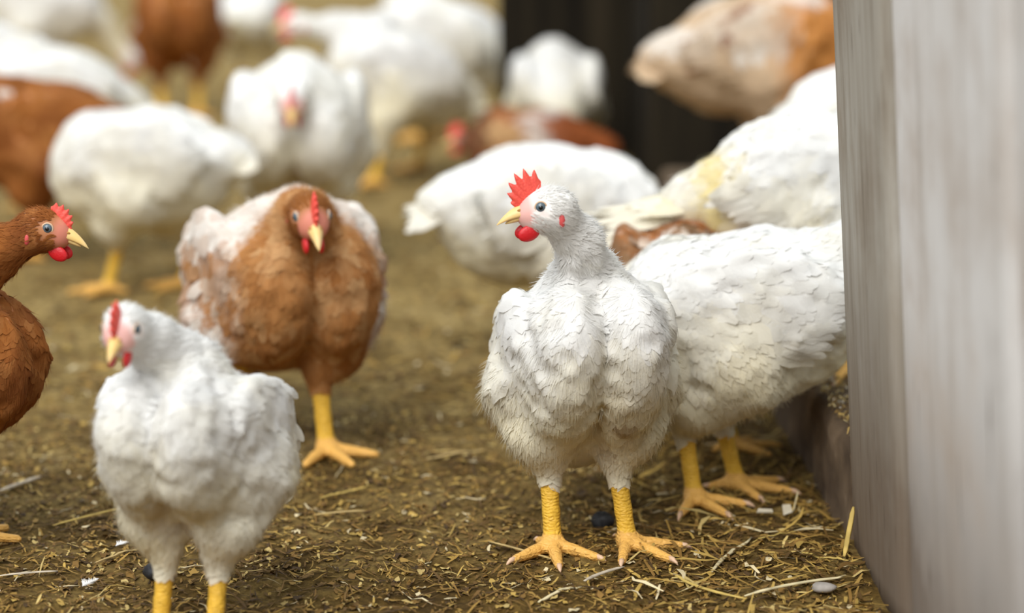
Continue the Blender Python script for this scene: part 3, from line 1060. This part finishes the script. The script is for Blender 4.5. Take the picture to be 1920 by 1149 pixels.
# ------------------------------------------------------------------ the flock
FAR = dict(lod=2.0, h=0.0065)
MIDD = dict(lod=1.5, h=0.005)
hen('white hen in sharp focus with its head turned in profile', (0.074, 2.315, 0), -80, seed=11, h=0.0025, claws=True, pitch=46, zt=0.192, neck_r=0.74,
    fat=0.92, tall=1.20, head=(0.0566, -0.051, 0.350), hyaw=-88, tail_len=0.7, comb=1.2, loose=0.09, wfeet=((0.114, 2.306, -50), (0.04, 2.297, -85)))
hen('white hen with a soiled rump standing directly behind the sharply focused hen', (0.214, 2.522, 0), 172, seed=12, h=0.0028, claws=True, pitch=-2, zt=0.196, fat=1.10, tall=1.14,
    tx=-0.030, tail=12, tail_len=0.9, vent=1.6, rump=1.0, head=(0.085, -0.05, 0.19), hyaw=-40, hpitch=-40, wfeet=((0.192, 2.47, -60), (0.242, 2.53, -20)))
hen('small white hen facing the camera in front of the buff hen', (-0.282, 2.034, 0), -106, seed=13, s=0.88, h=0.003, pitch=44, zt=0.204, tall=1.12, fat=0.90, neck_r=0.8, loose=0.05,
    head=(0.080, -0.025, 0.331), hyaw=5, hpitch=-16, feet=((0.015, 0.031, 8), (0.015, -0.027, -6)), tail_len=0.7)
hen('rust brown hen cut off by the picture edge, only head and neck showing', (-0.555, 2.30, 0), -6, 'rust', seed=14, s=0.95, h=0.003, pitch=44, zt=0.20,
    head=(0.112, 0, 0.342), hyaw=-4, hpitch=-10, neck_r=0.95, comb=0.55)
hen('buff hen with white wings standing on one leg', (-0.253, 2.715, 0), -68, 'buff', seed=15, s=1.10, h=0.0035, pitch=22, zt=0.179, fat=1.06,
    head=(0.112, -0.012, 0.264), hyaw=-6, hpitch=-22, wfeet=((-0.212, 2.677, -60), (-0.30, 2.72, -70)), tuck=(1,), comb=0.85, loose=0.06)
hen('white hen with tail cocked up, walking behind the rust brown head', (-0.600, 3.71, 0), 174, seed=16, pitch=2, zt=0.198, fat=1.14, tail=16, tail_len=0.55,
    head=(0.095, -0.07, 0.17), hyaw=-50, hpitch=-50, wfeet=((-0.625, 3.686, 190), (-0.515, 3.731, 180)), **MIDD)
hen('white hen seen head-on with red comb, behind the buff hen', (-0.352, 3.95, 0), -88, seed=17, s=1.18, pitch=28, zt=0.195, fat=1.10, head=(0.115, 0.0, 0.245), hpitch=-30, **MIDD)
hen('white hen in side view with raised head and hanging tail', (-0.265, 4.95, 0), -168, seed=18, s=1.12, pitch=32, zt=0.205, head=(0.155, 0, 0.29), tail=-18,
    wfeet=((-0.281, 4.862, 190), (-0.2, 5.1, 190)), **FAR)
hen('white hen with sloping back, rearmost of the white hens by the dark wall', (-0.20, 5.65, 0), 165, seed=19, s=1.2, pitch=30, zt=0.20, tail=-20, head=(0.12, 0, 0.33), **FAR)
hen('white hen turned away, only its round rump showing against the dark wall', (0.087, 4.98, 0), 95, seed=20, s=1.02, pitch=20, zt=0.185, head=(0.15, 0, 0.2), tail=5, tail_len=0.7, **FAR)
hen('brown and white mottled hen crouching low in front of the dark wall', (0.015, 4.62, 0), 172, 'pied', seed=21, s=0.95, pitch=8, zt=0.115, sit=True, head=(0.11, 0, 0.13), tail=0, tail_len=0.25, **FAR)
hen('white hen with drooping spread wing behind the sharply focused head', (0.080, 3.2, 0), 6, seed=22, pitch=0, zt=0.20, fat=1.16, tall=1.2, tail=-8, wing_out=1.0, head=(0.17, 0.02, 0.15), hpitch=-50, tail_len=0.8, **MIDD)
hen('white hen with fanned tail standing on the kerb beside the partition', (0.375, 2.78, 0.095), 4, 'quill', seed=23, s=1.0, lod=1.2, h=0.004, pitch=14, zt=0.20, tail=0, tail_len=1.7, head=(0.12, 0, 0.30), fat=1.08,
    wfeet=((0.345, 2.745, -20), (0.374, 2.665, -60)), claws=True)
hen('white hen half hidden by the partition, between the fan-tailed hen and the tawny hen', (0.545, 3.45, 0.095), 25, seed=24, pitch=10, zt=0.2, tail=5, head=(0.12, 0, 0.30), **MIDD)
hen('tawny and white hen seen from its tail end against the dark doorway', (0.445, 4.05, 0.095), 8, 'buffpied', seed=25, s=1.15, pitch=14, zt=0.222, tail=-2, tail_len=0.6, head=(0.14, 0, 0.24), **MIDD)
hen('brown hen of which only the back shows above the soiled white hen', (0.197, 2.775, 0), 88, 'mottled', seed=36, s=0.96, lod=1.2, h=0.0045, pitch=4, zt=0.195, tail=10, tail_len=0.8, head=(0.14, 0, 0.18), wfeet=((0.165, 2.79, 90), (0.252, 2.70, 10)))
hen('rust brown hen with rounded back at the left edge, behind the rust brown head', (-0.81, 4.02, 0), 186, 'rust', seed=27, s=1.10, pitch=12, zt=0.19, tail=-8, head=(0.14, 0, 0.2), **FAR)
hen('white hen with low tail, standing over the rounded rust brown back', (-0.90, 4.6, 0), 184, seed=28, s=1.10, pitch=22, zt=0.2, tail=-20, head=(0.12, 0, 0.32), **FAR)
hen('white hen pecking with lowered head in the far upper left corner', (-1.22, 6.4, 0), 0, seed=29, s=1.25, pitch=-5, zt=0.21, head=(0.17, 0, 0.10), hpitch=-60, **FAR)
hen('rust brown hen facing the camera in the far background', (-0.84, 6.1, 0), -85, 'rust', seed=30, s=1.2, pitch=35, zt=0.21, head=(0.08, 0, 0.34), **FAR)
hen('white hen mostly hidden between the far brown hen and the hen with raised head', (-0.735, 6.9, 0), 80, seed=31, pitch=15, zt=0.2, head=(0.12, 0, 0.2), **FAR)

# ------------------------------------------------------------------ litter on the ground
STRAW = np.array([0.62, 0.46, 0.17])
TINTS = np.array([[0.50, 0.35, 0.11], [0.36, 0.23, 0.065], [0.24, 0.14, 0.04], [0.15, 0.085, 0.026], [0.07, 0.04, 0.015], [0.60, 0.47, 0.22], [0.70, 0.62, 0.48]])


def litter_mat(name='straw'):
    m, n, l, p = new_mat(name)
    a = n.new('ShaderNodeAttribute'); a.attribute_name = 'Col'
    l.new(a.outputs['Color'], p.inputs['Base Color'])
    p.inputs['Roughness'].default_value = 0.7; p.inputs['Specular IOR Level'].default_value = 0.3
    return m


M_STRAW = litter_mat()


def litter(n, y0, y1, hw, lmin, lmax, wmin, wmax, seed, lift=0.004, probs=None, x0=-0.06):
    """loose fibres and flakes: each a bent three-segment strip lying on the ground"""
    rng = np.random.default_rng(seed)
    y = y0 + (y1 - y0) * rng.uniform(0, 1, n) ** 1.15
    x = rng.uniform(-1, 1, n) * hw * (y / y1) + x0
    ok = x < kerb_x(y) - 0.006
    x, y = x[ok], y[ok]; n = len(x)
    L = np.exp(rng.uniform(math.log(lmin), math.log(lmax), n)); W = rng.uniform(wmin, wmax, n)
    a = rng.uniform(0, 2 * math.pi, n)
    bend = rng.normal(0, 0.25, n)
    tilt = rng.normal(0, 0.10, n)
    V = np.empty((n, 8, 3))
    for k in range(4):
        t = k / 3 - 0.5
        px = x + np.cos(a) * L * t - np.sin(a) * bend * L * (t * t - 0.1)
        py = y + np.sin(a) * L * t + np.cos(a) * bend * L * (t * t - 0.1)
        wk = W * (1 if k in (1, 2) else 0.6) * 0.5
        roll = rng.normal(0, 0.35, n)
        zz = gz(px, py) + 0.0012 + np.abs(tilt) * L * 0.4 + tilt * L * t + rng.uniform(0, lift, n) * 0.4
        for q, sg in enumerate((1, -1)):
            V[:, k * 2 + q, 0] = px - np.sin(a) * wk * sg
            V[:, k * 2 + q, 1] = py + np.cos(a) * wk * sg
            V[:, k * 2 + q, 2] = zz + wk * sg * roll
    F = (np.arange(n) * 8)[:, None, None] + np.array([[0, 2, 3, 1], [2, 4, 5, 3], [4, 6, 7, 5]])[None]
    c = np.array([0.94, 0.88, 0.68]) * TINTS[rng.choice(len(TINTS), n, p=probs)] * rng.uniform(0.75, 1.15, (n, 1))
    return V.reshape(-1, 3), F.reshape(-1, 4), np.repeat(c, 8, 0)


PB = [0.10, 0.17, 0.26, 0.27, 0.13, 0.045, 0.025]
parts = [litter(15000, 1.75, 3.0, 0.62, 0.004, 0.016, 0.0010, 0.0030, 1, probs=PB), litter(3800, 1.75, 3.1, 0.62, 0.014, 0.045, 0.0008, 0.0022, 2, lift=0.008, probs=PB),
         litter(9000, 3.0, 7.0, 1.6, 0.008, 0.035, 0.002, 0.007, 3, probs=PB), litter(3600, 1.75, 2.9, 0.62, 0.004, 0.012, 0.003, 0.008, 4, probs=[0.16, 0.2, 0.22, 0.18, 0.10, 0.09, 0.05]),
         litter(650, 1.95, 2.75, 0.14, 0.015, 0.075, 0.0015, 0.0042, 5, lift=0.014, probs=[0.2, 0.24, 0.24, 0.14, 0.06, 0.08, 0.04], x0=0.22)]


def kerb_litter(n, seed):
    rng = np.random.default_rng(seed)
    y = rng.uniform(2.36, 3.6, n); x = kerb_x(y) + np.abs(rng.normal(0.0, 0.045, n)) + 0.004
    L = np.exp(rng.uniform(math.log(0.004), math.log(0.022), n)); W = rng.uniform(0.0008, 0.0026, n)
    a = rng.uniform(0, 2 * math.pi, n)
    V = np.empty((n, 8, 3))
    for k in range(4):
        t = k / 3 - 0.5
        px = x + np.cos(a) * L * t; py = y + np.sin(a) * L * t
        droop = np.clip(kerb_x(py) + 0.004 - px, 0, 1)
        wk = W * (1 if k in (1, 2) else 0.6) * 0.5
        zz = 0.1025 + rng.uniform(0, 0.004, n) - droop * 1.2
        for q, sg in enumerate((1, -1)):
            V[:, k * 2 + q, 0] = px - np.sin(a) * wk * sg; V[:, k * 2 + q, 1] = py + np.cos(a) * wk * sg; V[:, k * 2 + q, 2] = zz
    F = (np.arange(n) * 8)[:, None, None] + np.array([[0, 2, 3, 1], [2, 4, 5, 3], [4, 6, 7, 5]])[None]
    c = TINTS[rng.choice(len(TINTS), n, p=[0.2, 0.22, 0.2, 0.1, 0.05, 0.15, 0.08])] * rng.uniform(0.75, 1.15, (n, 1))
    return V.reshape(-1, 3), F.reshape(-1, 4), np.repeat(c, 8, 0)


V, F, C = kerb_litter(2600, 9)
tag(mesh_obj('kerb_litter', V, F, M_STRAW, None, C, smooth=False), 'chopped straw lying along the top of the kerb', 'litter', kind='stuff')
V, F, C = cat_mesh(parts)
o = mesh_obj('straw_litter', V, F, M_STRAW, None, C, smooth=False)
tag(o, 'loose chopped straw and husks strewn over the brown dirt', 'litter', kind='stuff')


# single straws, stones and chips that can be picked out
def split_straw(a, b, w0, rgb, label, bow=0.0, rise=0.0, name='straw_stalk', z0=0.004):
    """a flattened half-round stalk with a fold along it"""
    a = np.array(a, float); b = np.array(b, float)
    rng = np.random.default_rng(len(label) * 7 + int(abs(a[0]) * 1000))
    n = 14
    d = b - a; L = np.linalg.norm(d); d = d / L; sd = np.array([-d[1], d[0]])
    V, F = [], []
    for i in range(n + 1):
        t = i / n
        p = a + d * L * t + sd * bow * L * (1 - (2 * t - 1) ** 2)
        gzv = gz(np.array([p[0]]), np.array([p[1]]))[0]
        z = max(gzv, 0.0) + z0 + rise * t
        wk = 0.8 * w0 * (0.35 + 0.65 * min(1, 5 * min(t + 0.03, 1 - t + 0.03))) * 0.5 * (0.9 + 0.2 * rng.random())
        for (u_, v_) in ((-1, 0.0), (-0.55, 0.45), (0.1, 0.6), (0.7, 0.35), (1, 0.0), (0.0, -0.12)):
            V.append((p[0] + sd[0] * wk * u_, p[1] + sd[1] * wk * u_, z + wk * v_))
    for i in range(n):
        for k in range(6):
            k2 = (k + 1) % 6
            F.append((i * 6 + k, i * 6 + k2, (i + 1) * 6 + k2, (i + 1) * 6 + k))
    F.append(tuple(range(6))[::-1]); F.append(tuple(n * 6 + k for k in range(6)))
    V = np.array(V); c0 = V.mean(0)
    C = np.repeat(np.array([rgb]), len(V), 0) * (0.60 + 0.65 * vnoise(V, 170, 2))[:, None]
    o = mesh_obj(name, V - c0, F, M_STRAW, None, C, loc=tuple(c0))
    return tag(o, label, 'straw')


PALE, GOLD, TAN, GREY = (0.70, 0.60, 0.36), (0.56, 0.40, 0.11), (0.50, 0.36, 0.15), (0.55, 0.47, 0.36)
split_straw((0.191, 2.219), (0.239, 2.326), 0.0062, PALE, 'broad pale split straw lying slantwise right of the front hen toes', 0.04)
split_straw((0.150, 2.219), (0.216, 2.136), 0.0060, GOLD, 'curved golden straw below the pale split straw', -0.09)
split_straw((0.265, 2.289), (0.324, 2.239), 0.0050, GOLD, 'straight golden straw pointing at the foot of the partition', 0.02)
split_straw((0.215, 2.144), (0.316, 2.202), 0.0066, PALE, 'long frayed pale straw at the lower right before the partition', 0.06)
split_straw((0.239, 2.316), (0.289, 2.358), 0.0036, GOLD, 'thin golden straw just above the broad pale split straw', 0.0)
split_straw((-0.024, 2.322), (0.051, 2.244), 0.0046, TAN, 'tan straw poking out from under the front hen foot', 0.03, name='straw_stalk')
split_straw((0.024, 2.125), (0.065, 2.172), 0.0056, PALE, 'short pale straw at the bottom edge below the front hen', 0.05)
split_straw((0.068, 2.190), (0.108, 2.236), 0.0070, GREY, 'greyish shred of straw between the front hen feet and the bottom edge', 0.05)
split_straw((-0.096, 2.636), (-0.031, 2.689), 0.0075, TAN, 'tan straw on the bare dirt left of the front hen thigh', 0.02)
split_straw((-0.468, 2.379), (-0.405, 2.447), 0.0050, GOLD, 'golden straw reaching behind the small white hen', 0.02)
split_straw((-0.550, 2.512), (-0.518, 2.571), 0.0090, GREY, 'broad greyish straw at the left edge under the rust brown hen', 0.0)
split_straw((-0.204, 2.484), (-0.156, 2.531), 0.0048, GOLD, 'golden straw below the foot of the buff hen', -0.03)
split_straw((-0.403, 2.250), (-0.354, 2.307), 0.0045, TAN, 'tan straw slanting beside the dark stone on the left', 0.05)
split_straw((-0.487, 2.207), (-0.434, 2.222), 0.0050, GREY, 'thin greyish straw in the lower left corner', 0.03)
split_straw((-0.204, 2.418), (-0.153, 2.434), 0.0050, TAN, 'short tan straw midway between the two front white hens', 0.04)
split_straw((0.323, 2.262), (0.334, 2.285), 0.0070, GOLD, 'thick golden straw propped upright against the foot of the partition', 0.0, rise=0.045)
split_straw((0.293, 2.432), (0.298, 2.438), 0.0022, PALE, 'thin white splinter standing upright near the kerb', 0.0, rise=0.020)


def stone(c, r, mat, label, seed, sq=0.7):
    V, F = ball((0, 0, 0), 1.0, None, 18, 12)
    V = V * (1 + 0.30 * (vnoise(V + seed * 3.1, 1.6, seed) - 0.5) + 0.12 * (vnoise(V + seed, 5, seed) - 0.5))[:, None]
    V = V * np.array([r, r * 0.8, r * sq])
    o = mesh_obj('stone', V, F, mat, loc=(c[0], c[1], r * sq * 0.72))
    return tag(o, label, 'stone')


M_DARKSTONE = simple_mat('dark_stone', (0.035, 0.036, 0.04), 0.55, 0, 0.4, noise=(0.012, 0.012, 0.013), bump=0.6, bscale=120)
M_PALESTONE = simple_mat('pale_stone', (0.42, 0.38, 0.34), 0.7, 0, 0.3, noise=(0.28, 0.25, 0.22), bump=0.6, bscale=90)
stone((0.093, 2.385), 0.0115, M_DARKSTONE, 'small black stone between the feet of the sharply focused hen', 1, 0.85)
stone((-0.339, 2.214), 0.0120, M_DARKSTONE, 'small black stone beside the leg of the small white hen', 2, 0.7)
stone((0.292, 2.172), 0.0120, M_PALESTONE, 'flat grey stone at the foot of the partition', 3, 0.4)


def chip(c, sx, sy, ang, tilt, label):
    V, F = [], []
    box(V, F, -sx / 2, sx / 2, -sy / 2, sy / 2, -0.0008, 0.0008)
    V = np.array(V); V[[1, 5], 1] += sy * 0.25; V[[3, 7], 0] += sx * 0.2
    o = mesh_obj('wood_chip', V, F, M_CHIP, loc=(c[0], c[1], 0.006), smooth=False)
    o.rotation_euler = (tilt, 0.1, ang)
    return tag(o, label, 'wood chip')


M_CHIP = simple_mat('pale_wood_chip', (0.72, 0.66, 0.52), 0.7, 0, 0.2, noise=(0.60, 0.52, 0.38), bscale=80)
chip((0.286, 2.430), 0.012, 0.012, 0.5, 0.9, 'pale square wood chip tipped on edge near the kerb')
chip((0.262, 2.426), 0.018, 0.007, 0.15, 0.3, 'pale oblong wood chip beside the toes of the soiled hen')


def down_feather(c, L, ang, label):
    rng = np.random.default_rng(int(L * 1e4))
    n = 90
    t = rng.uniform(0, 1, n); sg = rng.choice([-1, 1], n)
    d = np.array([math.cos(ang), math.sin(ang), 0.12]); sd = np.array([-math.sin(ang), math.cos(ang), 0])
    P = d[None] * (L * t)[:, None]
    D = d[None] * 0.7 + sd[None] * sg[:, None] * 0.8 + rng.normal(0, 0.2, (n, 3)); D[:, 2] = np.abs(D[:, 2])
    D /= np.linalg.norm(D, axis=1, keepdims=True)
    N = np.repeat(np.array([[0, 0, 1.0]]), n, 0)
    V, F, C = strand_mesh(P, N, D, L * 0.45 * (1.1 - t), np.full(n, 0.0006), np.full(n, 0.15), np.repeat(WHITE[None], n, 0))
    V2, F2 = tube([d * 0, d * L * 0.5, d * L], [0.0007, 0.0005, 0.0002], 6)
    fl_ = [list(map(int, q)) for q in F] + [[k + len(V) for k in q] for q in F2]
    o = mesh_obj('fallen_feather', np.concatenate([V, V2]), fl_, M_FEATHER, None, np.concatenate([C, np.repeat(WHITE[None], len(V2), 0)]), loc=(c[0], c[1], 0.005))
    return tag(o, label, 'feather')


down_feather((-0.392, 2.303), 0.016, 0.6, 'tiny white down feather left of the small white hen leg')
down_feather((-0.402, 2.172), 0.020, 0.9, 'white down feather near the bottom left corner')
